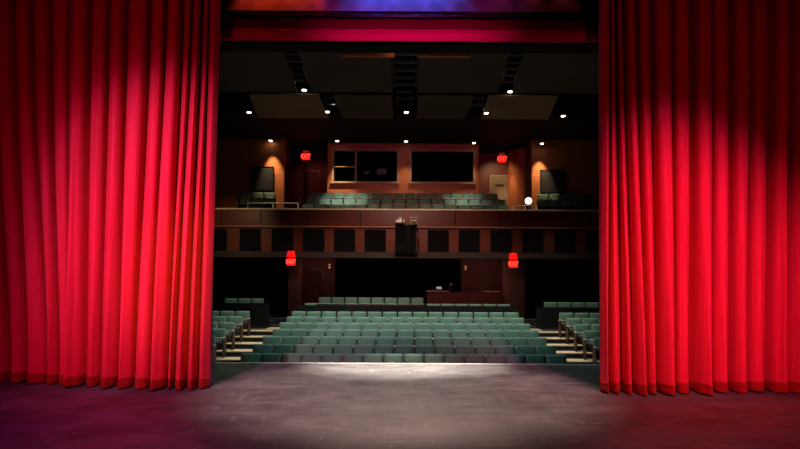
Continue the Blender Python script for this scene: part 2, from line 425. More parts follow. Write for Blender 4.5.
# joints
bm = bmesh.new()
for px in (221, 260, 306, 360, 455, 500, 552, 590): bx(bm, wx(px, BD)-.015, wx(px, BD)+.015, BD-.012, BD+.01, wz(226, BD), zb-.05)
o = finish('trim_4', bm, M['darkfab']); tag(o, 'thin dark joints in the balcony fascia', kind='structure')
struct('trim_5', -9.5, 9.5, BD-.05, BD+.06, wz(227.6, BD), wz(226.4, BD), mat('copper_trim', (.42, .17, .09), .35, var=.1), label='thin copper coloured ledge below the fascia')
struct('wall_balcony_frieze', -9.5, 9.5, BD+.08, BD+.28, wz(252, BD), wz(227.6, BD), M['redwood'], label='dark red wood frieze below the balcony fascia')
struct('beam', -9.5, 9.5, BD+.0, BD+.5, wz(258, BD), wz(252, BD), M['beam'], label='dull brown beam under the frieze')
sq = [(199,209),(213.5,226), (238.5,260.5), (271,292.5), (303,323.5), (334,354.5), (364.5,385.5), (428,448.5), (459,479.5), (491,511.5), (522.5,543.5), (554.5,576), (587,600), (613,624)]
nm_ = ['', 'leftmost visible', 'second', 'third', 'fourth', 'fifth', 'sixth']
for i, (a, b_) in enumerate(sq):
    if i in (0, 13): continue
    w = 21*BD/F; xm = wx((a+b_)/2, BD) if (b_-a) > 15 else (wx(b_, BD)-w/2 if a < 300 else wx(a, BD)+w/2)
    if i <= 6: lab = f'square black opening panel, {ORD[6-i]} to the left of the spotlight bay on the frieze'
    else: lab = f'square black opening panel, {ORD[i-7]} to the right of the spotlight bay on the frieze'
    t = empty('opening_panel', (xm, BD+.08, wz(251.5, BD)), lab, 'acoustic panel', 'black panels on the balcony frieze')  # black sheet stands in for a dark opening in the frieze
    h = (251.5-229.5)*BD/F
    bm = bmesh.new(); bx(bm, -w/2, w/2, -.05, -.002, 0, h); finish('fabric_face', bm, M['darkfab'], t, .01)
    bm = bmesh.new()
    for (x0, x1, z0, z1) in ((-w/2-.012, -w/2, 0, h), (w/2, w/2+.012, 0, h), (-w/2-.012, w/2+.012, h, h+.012)): bx(bm, x0, x1, -.055, -.002, z0, z1)
    finish('frame', bm, M['endwood'], t)
t = empty('loudspeaker', (wx(405.5, BD), BD-.25, wz(254, BD)), 'tall black loudspeaker hung at the middle of the balcony front', 'loudspeaker')
bm = bmesh.new(); bx(bm, -.43, .43, 0, .24, 0, 1.21); finish('cabinet', bm, M['black'], t, .02)
bm = bmesh.new(); bx(bm, -.39, .39, -.02, -.001, .05, 1.16); finish('grille', bm, M['darkfab'], t, .01)
# pair of small fixtures on the fascia
t = empty('projector', (wx(400, 24.6), 24.6, wz(223, 24.6)), 'small white projector mounted on the balcony front above the tall black loudspeaker', 'projector')
bm = bmesh.new(); bx(bm, -.18, .18, -.16, .16, -.0, .13); finish('body', bm, M['white'], t, .02)
bm = bmesh.new(); cyl(bm, (.09, -.16, .065), (.09, -.21, .065), .04); finish('lens', bm, M['blackmetal'], t)
bm = bmesh.new(); cyl(bm, (0, .0, .13), (0, 0, .22), .03); bx(bm, -.06, .06, -.05, .38, .20, .235); finish('bracket', bm, M['white'], t)
t = empty('spotlight', (wx(413.5, 24.55), 24.55, wz(222.6, 24.55)), 'small pale spotlight clamped to the balcony front beside the white projector', 'spotlight')
bm = bmesh.new(); cyl(bm, (.02, .18, .10), (-.02, -.12, .0), .085, .11); finish('housing', bm, M['white'], t, smooth=False)
bm = bmesh.new(); cyl(bm, (-.021, -.122, .0), (-.024, -.14, -.006), .095); finish('lens', bm, M['brass'], t)
bm = bmesh.new(); bx(bm, -.13, -.11, -.02, .02, -.05, .2); bx(bm, .12, .14, -.02, .02, -.05, .2); bx(bm, -.13, .14, -.02, .40, .2, .225); finish('yoke', bm, M['cream'], t)
bm = bmesh.new(); path_tube(bm, [(wx(416.5, 24.7), 24.7, wz(224, 24.7)), (wx(418, 24.7), 24.72, wz(232, 24.7)), (wx(417.5, 24.7), 24.72, wz(245, 24.7)), (wx(415, 24.7), 24.72, wz(258, 24.7)), (wx(415.3, 24.7), 24.98, wz(259.5, 24.7))], .022)
o = finish('hanging_cord', bm, M['beam'], smooth=True); tag(o, 'brown cable looping down beside the hung loudspeaker', 'cable')

# balcony floors (stepped) and seats
by = [25.8, 26.8, 27.8]; bz = [wz(204.6, 25.8)-.88, wz(198.6, 26.8)-.88, wz(192.6, 27.8)-.88]
bm = bmesh.new()
bx(bm, -9.5, 9.5, BD+.18, by[1]-.55, wz(240, BD), bz[0]); bx(bm, -9.5, 9.5, by[1]-.55, by[2]-.55, wz(240, BD), bz[1]); bx(bm, -9.5, 9.5, by[2]-.55, 31.4, wz(240, BD), bz[2])
o = finish('floor_balcony', bm, M['cfloor']); tag(o, 'dark stepped balcony floor', kind='structure')
brn = ['the front centre balcony row', 'the middle centre balcony row', 'the back centre balcony row']
bext = [(301, 510, 16), (305, 506, 16), (309, 498, 16)]
for k in range(3):
    a, b_, n = bext[k]; row(wx(a, by[k]), wx(b_, by[k]), n, by[k], bz[k], brn[k], 'green seats of the centre balcony block')
for k in (1, 2):
    nmr = {1: 'the front row', 2: 'the back row'}[k]
    row(wx(238, by[k]), wx(274.5, by[k]), 3, by[k], bz[k], nmr + ', left balcony box', 'seats in the balcony side boxes')
    row(wx(537.5, by[k]), wx(586, by[k]), 4, by[k], bz[k], nmr + ', right balcony box', 'seats in the balcony side boxes')
# guard rails
def guard(x0, x1, y, z0, h, label):
    t = empty('guard_rail', ((x0+x1)/2, y, z0), label, 'guard rail'); w = (x1-x0)/2
    bm = bmesh.new(); cyl(bm, (-w, 0, h), (w, 0, h), .022, seg=10); finish('top_rail', bm, M['rail'], t, smooth=True)
    for s in (-w, 0, w):
        bm = bmesh.new(); cyl(bm, (s, 0, 0), (s, 0, h), .018, seg=10); finish('post', bm, M['rail'], t, smooth=True)
guard(wx(248, 25.5), wx(298, 25.5), 25.35, bz[0], wz(203.6, 25.4)-bz[0], 'thin pale guard rail behind the balcony front, near the left box seats')
guard(wx(513, 25.5), wx(536, 25.5), 25.35, bz[0], wz(204.8, 25.4)-bz[0], 'short pale guard rail by the round white globe lamp')
t = empty('globe_lamp', (wx(528.5, 25.6), 25.6, bz[0]), 'glowing round white globe lamp on a post at the right of the balcony', 'lamp')
zg = wz(200, 25.6)-bz[0]
bm = bmesh.new(); cyl(bm, (0, 0, 0), (0, 0, zg-.10), .03); finish('post', bm, M['blackmetal'], t, smooth=True)
bm = bmesh.new(); bmesh.ops.create_uvsphere(bm, u_segments=24, v_segments=16, radius=.145, matrix=Matrix.Translation((0, 0, zg))); finish('globe', bm, M['ballglow'], t, smooth=True)

# ------------------------------------------------------------------ balcony back wall
W = 29.0; zc = 8.78; fz = bz[2]
xl, xr = wx(326.5, W), wx(478.5, W)
WL = (wx(331.5, W), wx(398, W)); WR = (wx(409.5, W), wx(474.5, W)); Wz0, Wz1 = wz(182.5, W), wz(149, W)
bm = bmesh.new()
bx(bm, xl, xr, W, W+.2, fz, Wz0); bx(bm, xl, xr, W, W+.2, Wz1, zc)
for a, b_ in ((xl, WL[0]), (WL[1], WR[0]), (WR[1], xr)): bx(bm, a, b_, W, W+.2, Wz0, Wz1)
bx(bm, xl, xl+.2, W+.2, 31.2, fz, zc); bx(bm, xr-.2, xr, W+.2, 31.2, fz, zc)
o = finish('wall_booth', bm, M['wood']); tag(o, 'orange wood wall of the control booth', kind='structure')
struct('wall_booth_inside', xl, xr, 30.6, 30.7, fz, zc, M['glassdark'], label='dark interior of the control booth')
def window(name, a, b_, mull, lab):
    bm = bmesh.new(); w = .075; y0, y1 = W-.05, W+.12
    bx(bm, a-w*.4, a+w, y0, y1, Wz0, Wz1); bx(bm, b_-w, b_+w*.4, y0, y1, Wz0, Wz1); bx(bm, a-w*.4, b_+w*.4, y0, y1, Wz1-w, Wz1+.02); bx(bm, a-w*1.2, b_+w*.6, y0-.04, y1, Wz0-.05, Wz0+w*.7)
    for k in mull:
        bx(bm, *k[:2], y0+.02, y1-.02, *k[2:])
    o = finish(name, bm, M['frame'], bevel=.006); tag(o, lab, kind='structure')
    bm = bmesh.new(); bx(bm, a+w, b_-w, W+.03, W+.036, Wz0+.05, Wz1-w); p = finish('pane', bm, M['glass'], o)
xm = wx(355, W)
window('window_1', *WL, [(xm-.05, xm+.05, Wz0, Wz1), (WL[0], xm, wz(166.5, W)-.03, wz(166.5, W)+.03)], 'control booth window divided into small and large panes')
window('window_2', *WR, [], 'undivided dark control booth window')
# seated desk monitors glimpsed inside booth
for px, pz, w_, lab in ((366, 168, .28, 'dim pinkish monitor inside the divided booth window'), (381, 170, .5, 'long dim equipment rack inside the divided booth window')):
    t = empty('booth_monitor', (wx(px, 29.9), 29.9, wz(176, 29.9)-.1), lab, 'monitor')
    bm = bmesh.new(); bx(bm, -w_/2, w_/2, 0, .04, .2, .2+w_*.6); finish('bezel', bm, M['black'], t)
    bm = bmesh.new(); bx(bm, -w_/2+.02, w_/2-.02, -.006, -.001, .22, .18+w_*.6)
    finish('screen', bm, mat('dim_screen', (.05, .02, .03), .5, emit=(.5, .15, .25), estr=.045), t)
    bm = bmesh.new(); bx(bm, -.03, .03, .0, .04, 0, .2); bx(bm, -.12, .12, -.06, .1, -.01, .01); finish('stand', bm, M['black'], t)
o = box('booth_desk', xl+.4, xr-.4, 29.5, 30.3, wz(176, 29.9)-.16, wz(176, 29.9)-.11, M['black']); tag(o, 'dark desk inside the control booth', 'desk')
o2 = box('desk_side', xl+.4, xl+.45, 29.5, 30.3, fz, wz(176, 29.9)-.16, M['black'], o); box('desk_side', xr-.45, xr-.4, 29.5, 30.3, fz, wz(176, 29.9)-.16, M['black'], o)
# recesses with doors
RB = 31.0
struct('wall_recess_left', -6.0, xl, RB, RB+.2, fz, zc, M['maroon']); struct('wall_recess_right', xr, 6.6, RB, RB+.2, fz, zc, mat('recess_wood', (.20, .055, .03), .5, var=.25, stretch=(.3, 1, 5)))
PW = 28.2
# side piers (orange), with returns
pl, pr = wx(283, PW), wx(532, PW)
struct('wall_pier_left', -9.5, pl, PW, PW+.25, fz, zc, M['wood'], label='orange wood side wall left of the balcony'); struct('wall_pier_right', pr, 9.5, PW, PW+.25, fz, zc, M['wood'], label='orange wood side wall right of the balcony')
struct('wall_return_left', pl-.25, pl, PW+.25, RB, fz, zc, M['maroon']); struct('wall_return_right', pr+.0, pr+.25, PW+.25, RB, fz, zc, M['maroon'])
# rounded inner column at the right recess
bm = bmesh.new(); n = 16; pts = []
for i in range(n+1):
    a = PI*.5*i/n; pts.append((wx(514, 30.2) + .95*(1-math.cos(a))*.0 + .9*math.sin(a)*.9, 30.9 - .95*(math.sin(a))))
pts.append((pr+.05, 30.9))
prism(bm, [(5.35, 30.95), (5.38, 30.6), (5.5, 30.3), (5.68, 30.05), (5.9, 29.9), (pr, 29.85), (pr, 30.95)], fz, zc)
o = finish('wall_curve_right', bm, M['wood']); tag(o, 'curved orange wood wall beside the recess', kind='structure')
bm = bmesh.new(); prism(bm, [(-5.2, 30.95), (-5.05, 30.5), (-5.0, 30.95)], fz, zc); o = finish('trim_6', bm, M['maroon']); tag(o, kind='structure')
# doors upstairs
def door(name, x0, x1, y, z0, z1, m, mf, lab, dbl=False):
    fw = .07
    bm = bmesh.new(); bx(bm, x0-fw, x0, y-.06, y, z0, z1+fw); bx(bm, x1, x1+fw, y-.06, y, z0, z1+fw); bx(bm, x0, x1, y-.06, y, z1, z1+fw)
    o = finish(name, bm, mf, bevel=.006); tag(o, lab, kind='structure')
    xs = [(x0, x1)] if not dbl else [(x0, (x0+x1)/2-.004), ((x0+x1)/2+.004, x1)]
    for j, (a, b_) in enumerate(xs):
        bm = bmesh.new(); bx(bm, a+.006, b_-.006, y-.045, y-.004, z0+.01, z1-.006); d = finish('door_leaf', bm, m, o, .004)
        hx = b_-.12 if (j == 0) else a+.12
        bm = bmesh.new(); cyl(bm, (hx, y-.047, z0+1.0), (hx, y-.10, z0+1.0), .025); bx(bm, hx-.03, hx+.03, y-.05, y-.045, z0+.88, z0+1.12); cyl(bm, (hx, y-.10, z0+.92), (hx, y-.10, z0+1.12), .018)
        finish('door_handle', bm, M['brass'], d)
    return o
dz = wz(175.5, RB)
d1 = door('door_1', wx(491, RB), wx(508, RB), RB, fz, dz, M['door'], M['doorframe'], 'pale beige door in the lit recess beside the balcony seats')
bm = bmesh.new(); xmid = (wx(491, RB)+wx(508, RB))/2; bx(bm, xmid-.22, xmid+.22, RB-.052, RB-.046, dz-.52, dz-.42); o = finish('sign_plate', bm, M['beam'], d1)
door('door_2', wx(286, RB), wx(318, RB), RB, fz, wz(172, RB), M['maroon'], M['endwood'], 'dark maroon double doors below the lit exit sign', True)
# grey acoustic panels on piers
for px, y0_, y1_, lab in (((250, 272), 166.5, 191, 'square dark grey acoustic panel on the orange wall above the left box seats'), ((541, 566), 168.3, 192, 'square dark grey acoustic panel on the orange wall above the right box seats')):
    a, b_ = wx(px[0], 28), wx(px[1], 28)
    t = empty('wall_speaker_panel', ((a+b_)/2, PW-.02, wz(y1_, 28)), lab, 'acoustic panel'); w = (b_-a)/2; h = (y1_-y0_)*28/F
    bm = bmesh.new(); bx(bm, -w+.03, w-.03, -.12, 0, .03, h-.03); finish('fabric_face', bm, M['greyfab'], t, .01)
    bm = bmesh.new(); bx(bm, -w, -w+.03, -.13, .018, 0, h); bx(bm, w-.03, w, -.13, .018, 0, h); bx(bm, -w+.03, w-.03, -.13, .018, 0, .03); bx(bm, -w+.03, w-.03, -.13, .018, h-.03, h); finish('frame', bm, M['blackmetal'], t)

# ------------------------------------------------------------------ exit signs
FONT = None
def text_mesh(body, size, name, m, parent, loc):
    cu = bpy.data.curves.new('t', 'FONT'); cu.body = body; cu.size = size; cu.extrude = .004; cu.align_x = 'CENTER'; cu.align_y = 'CENTER'
    to = bpy.data.objects.new('t', cu); COL.objects.link(to)
    dg = bpy.context.evaluated_depsgraph_get(); me = bpy.data.meshes.new_from_object(to.evaluated_get(dg)); bpy.data.objects.remove(to)
    o = bpy.data.objects.new(name, me); COL.objects.link(o); me.materials.clear(); me.materials.append(m)
    o.parent = parent; o.location = loc; o.rotation_euler = (PI/2, 0, 0); o.scale = (1, 1.15, 1)
    return o
def exit_sign(x, y, z, w, h, top, label, cap=False):
    t = empty('exit_sign', (x, y, z), label, 'exit sign', 'exit signs')
    bm = bmesh.new(); bx(bm, -w/2-.012, w/2+.012, -.03, .06, -.012, h+.012); finish('housing', bm, M['blackmetal'], t, .006)
    bm = bmesh.new(); bx(bm, -w/2, w/2, -.045, -.03, 0, h); finish('light_face', bm, M['exitred'], t, .003)
    text_mesh('EXIT', h*.72, 'lettering', M['exitlet'], t, (0, -.05, h*.5))
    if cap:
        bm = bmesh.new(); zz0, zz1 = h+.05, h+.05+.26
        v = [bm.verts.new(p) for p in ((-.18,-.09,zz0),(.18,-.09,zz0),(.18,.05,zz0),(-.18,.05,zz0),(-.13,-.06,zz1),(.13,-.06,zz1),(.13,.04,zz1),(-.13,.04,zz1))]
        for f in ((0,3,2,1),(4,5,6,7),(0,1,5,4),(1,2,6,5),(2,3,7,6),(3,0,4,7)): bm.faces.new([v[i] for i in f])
        finish('reflected_glow', bm, M['exitreflect'], t, .015)  # glowing block stands in for the sign's reflection on the beam
        bm = bmesh.new(); bx(bm, -.03, .03, -.02, .02, h+.012, h+.05); bx(bm, -.05, .05, 0, max(.02, BD-y), zz1-.1, zz1-.05); finish('bracket', bm, M['beam'], t)
    else:
        bm = bmesh.new(); cyl(bm, (0, 0, h+.012), (0, 0, top-z), .015)
        finish('hanger', bm, M['blackmetal'], t)
        bm = bmesh.new()
        for s in (-1, 1): cyl(bm, (s*.07, -.02, h+.10), (s*.11, -.07, h+.09), .03, .045)
        bx(bm, -.08, .08, -.02, .02, h+.06, h+.14); finish('emergency_lamp', bm, M['cream'], t)
    L_ = bpy.data.lights.new('exit_glow', 'POINT'); L_.energy = 3.0; L_.color = (1, .02, .02); L_.shadow_soft_size = .1
    lo = bpy.data.objects.new('exit_glow_light', L_); COL.objects.link(lo); lo.parent = t; lo.location = (0, -.25, h/2)
exit_sign(wx(304.8, 28.9), 28.9, wz(160, 28.9), 7.6*28.9/F, 7*28.9/F, zc, 'glowing red EXIT sign above the dark maroon double doors')
exit_sign(wx(502, 28.9), 28.9, wz(161.5, 28.9), 7.6*28.9/F, 7*28.9/F, zc, 'glowing red EXIT sign above the pale beige door')
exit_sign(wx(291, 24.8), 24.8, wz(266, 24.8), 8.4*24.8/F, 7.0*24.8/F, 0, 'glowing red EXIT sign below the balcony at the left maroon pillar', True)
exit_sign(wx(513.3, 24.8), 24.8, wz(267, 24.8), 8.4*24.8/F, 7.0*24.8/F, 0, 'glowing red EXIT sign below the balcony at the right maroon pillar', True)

# ------------------------------------------------------------------ under the balcony
struct('ceiling_under_balcony', -9.5, 9.5, BD+.5, 31.4, wz(252, BD)-.02, wz(240, BD), M['ceilblack'], label='dark soffit under the balcony')
struct('wall_rear', -9.5, 9.5, 30.9, 31.1, .4, 3.3, M['darkfab'], label='black rear wall under the balcony')
UW = 28.5; uz0, uz1 = .44, wz(252, BD)-.02
mr2 = mat('maroon_rear_panel', (.085, .020, .018), .6, var=.25, scale=2)
struct('wall_rear_left', wx(296, UW), wx(335, UW), UW, UW+.2, uz0, uz1, mr2, label='maroon wall left of the dark centre opening')
struct('wall_rear_right', wx(461, UW), wx(506, UW), UW, UW+.2, uz0, uz1, mr2, label='maroon wall behind the sound desk')
struct('wall_rear_far_right', wx(561, 29.5), wx(572, 29.5), 29.5, 29.7, uz0, uz1, mr2)
for a, b_, l in ((288, 301, 'maroon pillar under the left lower exit sign'), (503, 525, 'maroon pillar under the right lower exit sign')):
    struct('pillar', wx(a, 26.5), wx(b_, 26.5), 26.5, 26.9, uz0, uz1, mat('pillar_paint', (.075, .035, .03), .6, var=.2), label=l)
door('door_3', wx(303, UW), wx(322, UW), UW, uz0, uz0+2.1, M['maroon'], M['endwood'], 'maroon double doors with two brass handles under the balcony', True)
door('door_4', wx(527, 28), wx(531, 28)+.75, 29.4, uz0, uz0+2.1, M['maroon'], M['endwood'], 'dark door deep under the right of the balcony')
struct('wall_rear_door_side', wx(523, 29.4), wx(560, 29.4), 29.4, 29.6, uz0, uz1, M['maroon'])
for px, py, lab in ((329.5, 266.5, 'small round brass wall lamp beside the dark opening, above the left doors'), (465.5, 267.5, 'small round brass wall lamp above the sound desk')):
    t = empty('wall_lamp', (wx(px, UW), UW, wz(py, UW)), lab, 'wall lamp', 'small wall lamps')
    bm = bmesh.new(); bx(bm, -.04, .04, -.02, 0, -.10, .10); finish('plate', bm, M['brass'], t, .005)
    bm = bmesh.new(); cyl(bm, (0, -.06, -.05), (0, -.06, .07), .045, .055); finish('shade', bm, mat('amber_glow', (.5, .35, .2), .4, emit=(1, .5, .25), estr=.12), t)

# sound desk
t = empty('sound_desk', (wx(463, 26.2), 26.2, .44), 'reddish brown wooden sound desk standing behind the rear seats', 'desk')
dx0, dx1 = wx(427, 26.2)-wx(463, 26.2), wx(499, 26.2)-wx(463, 26.2); dh = wz(290.5, 26.2)-.44
bm = bmesh.new(); bx(bm, dx0, dx1, -.30, -.26, 0, dh-.06); finish('front_panel', bm, mat('desk_red', (.09, .018, .012), .4, var=.25, scale=3, stretch=(.4, 1, 7)), t)
bm = bmesh.new(); bx(bm, dx0-.03, dx0+.95, -.36, .30, dh-.05, dh); bx(bm, dx1-.72, dx1+.03, -.36, .30, dh-.05, dh); finish('counter_top', bm, mat('desk_top', (.42, .2, .11), .35, var=.2), t, .008)
for s in (dx0, dx1-.04):
    bm = bmesh.new(); bx(bm, s, s+.04, -.26, .26, 0, dh-.06); finish('side_panel', bm, M['endwood'], t)
bm = bmesh.new(); bx(bm, dx0+.95, dx1-.72, -.28, .25, dh-.12, dh-.06); finish('recessed_shelf', bm, M['black'], t)
zd = .44+dh; xd = wx(437, 26.2)
t = empty('mixing_console', (xd, 26.15, zd), 'small mixing console with a lit sloping face at one end of the sound desk', 'mixing console')
bm = bmesh.new(); v = [bm.verts.new(p) for p in ((-.28,-.2,0),(.22,-.2,0),(.22,.2,0),(-.28,.2,0),(-.28,-.2,.05),(.22,-.2,.05),(.22,.2,.18),(-.28,.2,.18))]
for f in ((0,3,2,1),(4,5,6,7),(0,1,5,4),(1,2,6,5),(2,3,7,6),(3,0,4,7)): bm.faces.new([v[i] for i in f])
finish('body', bm, M['blackmetal'], t, .01)
bm = bmesh.new(); v = [bm.verts.new(p) for p in ((-.02,-.15,.075),(.20,-.15,.075),(.20,.15,.172),(-.02,.15,.172))]; bm.faces.new(v); finish('control_face', bm, M['screen'], t)
t = empty('desk_lamp', (wx(451, 26.2), 26.2, zd), 'thin gooseneck desk lamp standing on the sound desk', 'desk lamp')
bm = bmesh.new(); cyl(bm, (0, 0, 0), (0, 0, .02), .07); finish('base', bm, M['blackmetal'], t)
bm = bmesh.new(); path_tube(bm, [(0,0,.02),(-.05,0,.15),(-.06,0,.25),(-.02,-.03,.30)], .008); finish('neck', bm, M['cream'], t)
bm = bmesh.new(); cyl(bm, (-.02,-.03,.30), (.05,-.05,.26), .02, .04); finish('shade', bm, M['cream'], t)
t = empty('desk_chair', (wx(545, 25.6)*0+wx(493, 27.3), 27.3, .44), 'dark office chair behind the sound desk', 'chair')
bm = bmesh.new(); bx(bm, -.22, .22, .18, .24, .55, 1.0); finish('backrest', bm, M['pan'], t, .03)
bm = bmesh.new(); bx(bm, -.23, .23, -.22, .22, .43, .5); finish('seat', bm, M['pan'], t, .03)
bm = bmesh.new(); cyl(bm, (0,0,.04), (0,0,.43), .03)
for q in range(5): a = q*2*PI/5; cyl(bm, (0,0,.06), (.25*math.cos(a), .25*math.sin(a), .03), .02, .03)
bx(bm, -.03, .03, .16, .2, .45, .6); finish('base', bm, M['stanch'], t)

# ------------------------------------------------------------------ ceiling panels, slots, gantries
def cpanel(pts, z0, th, lab, tilt=0, m='panel_dim'):
    bm = bmesh.new(); prism(bm, pts, 0, th)
    for v in bm.verts: v.co.z += z0 + tilt*(v.co.y - pts[0][1])
    o = finish('ceiling_panel', bm, M[m], bevel=.01); tag(o, lab, 'ceiling panel', 'hung ceiling boards')
ZA = 8.28; A0, A1 = 16.6, 20.0
def cx_(px, d, py=None): return wx(px, d)
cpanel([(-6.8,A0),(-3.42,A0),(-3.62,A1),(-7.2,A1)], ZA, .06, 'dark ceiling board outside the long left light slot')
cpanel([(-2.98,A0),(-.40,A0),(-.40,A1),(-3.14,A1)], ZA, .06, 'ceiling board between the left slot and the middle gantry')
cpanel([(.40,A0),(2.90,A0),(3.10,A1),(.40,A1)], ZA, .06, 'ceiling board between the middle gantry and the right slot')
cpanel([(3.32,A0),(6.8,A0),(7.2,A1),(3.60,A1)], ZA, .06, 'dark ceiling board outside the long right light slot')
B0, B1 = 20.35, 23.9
cpanel([(-5.35,B0),(-2.95,B0),(-3.05,B1),(-5.9,B1)], 8.30, .06, 'lit brownish rear ceiling board left of the shorter left slot', .06, 'panel')
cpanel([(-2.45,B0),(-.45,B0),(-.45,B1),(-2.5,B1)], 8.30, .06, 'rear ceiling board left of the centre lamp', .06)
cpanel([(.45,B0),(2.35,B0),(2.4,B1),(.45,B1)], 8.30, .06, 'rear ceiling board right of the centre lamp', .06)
cpanel([(2.85,B0),(5.25,B0),(5.75,B1),(3.05,B1)], 8.30, .06, 'lit brownish rear ceiling board right of the shorter right slot', .06, 'panel')
# gantries in the slots: black tracks with cross bars and housings
def gantry(x0, y0, x1, y1, w, z, n, lab):
    t = empty('lighting_gantry', ((x0+x1)/2, (y0+y1)/2, z), lab, 'lighting gantry', 'lighting gantries in the ceiling slots')
    c0 = Vector((t.location.x, t.location.y, 0))
    for s in (-1, 1):
        bm = bmesh.new(); cyl(bm, Vector((x0+s*w/2, y0, .1))-c0, Vector((x1+s*w/2, y1, .1))-c0, .03, seg=10); finish('side_rail', bm, M['blackmetal'], t, smooth=True)
    for i in range(n):
        f = (i+.5)/n; xx = x0+(x1-x0)*f; yy = y0+(y1-y0)*f
        bm = bmesh.new(); bx(bm, xx-w/2-c0.x, xx+w/2-c0.x, yy-.06-c0.y, yy+.06-c0.y, .06, .13); finish('cross_bar', bm, M['gantry'], t)
    for s in ((x0, y0), (x1, y1)):
        bm = bmesh.new(); cyl(bm, Vector((s[0], s[1], .1))-c0, Vector((s[0], s[1], 9.6-z))-c0, .02, seg=8); finish('hanger', bm, M['blackmetal'], t)
gantry(-3.2, A0+.1, -3.38, A1-.6, .40, ZA+.02, 5, 'black lighting gantry in the long left ceiling slot')
gantry(3.11, A0+.1, 3.35, A1-.6, .40, ZA+.02, 5, 'black lighting gantry in the long right ceiling slot')
gantry(0, 15.3, 0, A1-.3, .72, ZA-.02, 7, 'wide black lighting gantry down the middle of the ceiling')
gantry(-2.68, B0+.1, -2.77, B1-1.0, .42, 8.56, 3, 'short black lighting gantry in the rear left ceiling slot')
gantry(2.60, B0+.1, 2.7, B1-1.0, .42, 8.56, 3, 'short black lighting gantry in the rear right ceiling slot')
gantry(0, B0+.2, 0, B1-1.0, .55, 8.56, 3, 'short black lighting gantry behind the centre ceiling lamp')
# wooden edge strip of the front catwalk, either side of the middle gantry
for a, b_, l in ((wx(340, 16.2), wx(393, 16.2), 'warm lit wooden ceiling edge left of the middle gantry'), (wx(417, 16.2), wx(470, 16.2), 'warm lit wooden ceiling edge right of the middle gantry')):
    struct('trim_7', a, b_, 16.15, 16.30, wz(54, 16.2), wz(51.6, 16.2), M['wood'], label=l)
t = empty('work_light', (wx(402, 15.7), 15.7, wz(48.5, 15.7)), 'small wide warm work light hung above the middle gantry just below the valance', 'work light')
bm = bmesh.new(); bx(bm, -.28, .28, -.08, .08, 0, .06); finish('housing', bm, M['beam'], t, .01)
bm = bmesh.new(); bx(bm, -.2, .2, -.09, -.081, .005, .03); finish('lens', bm, mat('dim_warm', (.6, .4, .25), .4, emit=(1, .55, .25), estr=.35), t)
bm = bmesh.new(); cyl(bm, (0, 0, .06), (0, 0, 9.6-wz(48.5, 15.7)), .015); finish('hanger', bm, M['blackmetal'], t)

# ------------------------------------------------------------------ lights
def spot(name, loc, target, energy, color, angle=60, blend=.5, size=.1, parent=None):
    L_ = bpy.data.lights.new(name, 'SPOT'); L_.energy = energy; L_.color = color
    L_.spot_size = math.radians(angle); L_.spot_blend = blend; L_.shadow_soft_size = size
    o = bpy.data.objects.new(name, L_); COL.objects.link(o); o.location = loc
    d = Vector(target) - Vector(loc); o.rotation_euler = d.to_track_quat('-Z', 'Y').to_euler()
    return o
lamps = [(302.5, 89, 20.1, 150, 'above the end of the long left slot'), (510, 89.5, 20.1, 150, 'above the end of the long right slot'),
 (247, 112, 22.8, 90, 'at the far left edge of the rear ceiling boards'), (326, 111, 22.8, 150, 'at the end of the short left slot'), (405.5, 111, 22.8, 130, 'on the centre line in front of the soffit'),
 (486, 111.5, 22.8, 150, 'at the end of the short right slot'), (563.5, 114, 22.8, 90, 'at the far right edge of the rear ceiling boards'),
 (269, 140.5, 28.0, 0, 'over the left box seats'), (336, 140.5, 28.3, 0, 'over the divided booth window'), (405.3, 140.5, 28.3, 0, 'between the two booth windows'), (473.7, 141.8, 28.3, 0, 'over the undivided booth window end'), (542, 142, 27.6, 0, 'over the right box seats')]
for i, (px, py, d, e, l) in enumerate(lamps):
    x, z = wx(px, d), wz(py, d)
    if i >= 7: z = min(z, 8.70)
    t = empty('ceiling_lamp', (x, d, z), 'small bright round ceiling lamp ' + l, 'ceiling lamp', 'small round ceiling lamps')
    top = 9.6 if i < 7 else 8.78
    bm = bmesh.new(); cyl(bm, (0, 0, .0), (0, 0, .07), .135, .115, 20); finish('housing', bm, M['blackmetal'], t)
    bm = bmesh.new(); cyl(bm, (0, 0, -.016), (0, 0, -.001), .072, .08, 20); finish('lens', bm, M['lampglow'], t)
    bm = bmesh.new(); cyl(bm, (0, 0, .07), (0, 0, top-z), .02, seg=8); finish('stem', bm, M['blackmetal'], t)
    if i < 7: spot('lamp_light', (x, d, z-.06), (x*.98, d-.9, 0), e*6.0, (1, .93, .78), 76, .8, .1)
# wall washers over the balcony back wall
for (x, d, z, e, tx, ty) in ((wx(270, 28), 27.75, 8.55, 420, wx(272, 28), 28.30), (wx(336, 28.3), 28.35, 8.6, 620, wx(339, 28.3), 28.9), (wx(405, 28.3), 28.35, 8.6, 170, wx(405, 28.3), 28.85), (wx(474, 28.3), 28.35, 8.55, 120, wx(474, 28.3), 28.85), (wx(542, 27.6), 27.75, 8.35, 420, wx(541, 28), 28.3), (4.9, 29.9, 8.5, 170, 5.3, 30.5)):
    spot('wall_washer_light', (x, d, z), (tx, ty, 5.9), e, (1, .72, .42), 50, .9, .05)
spot('recess_light', (4.45, 29.6, 8.5), (4.9, 31, 6.6), 75, (1, .7, .4), 100, .8)

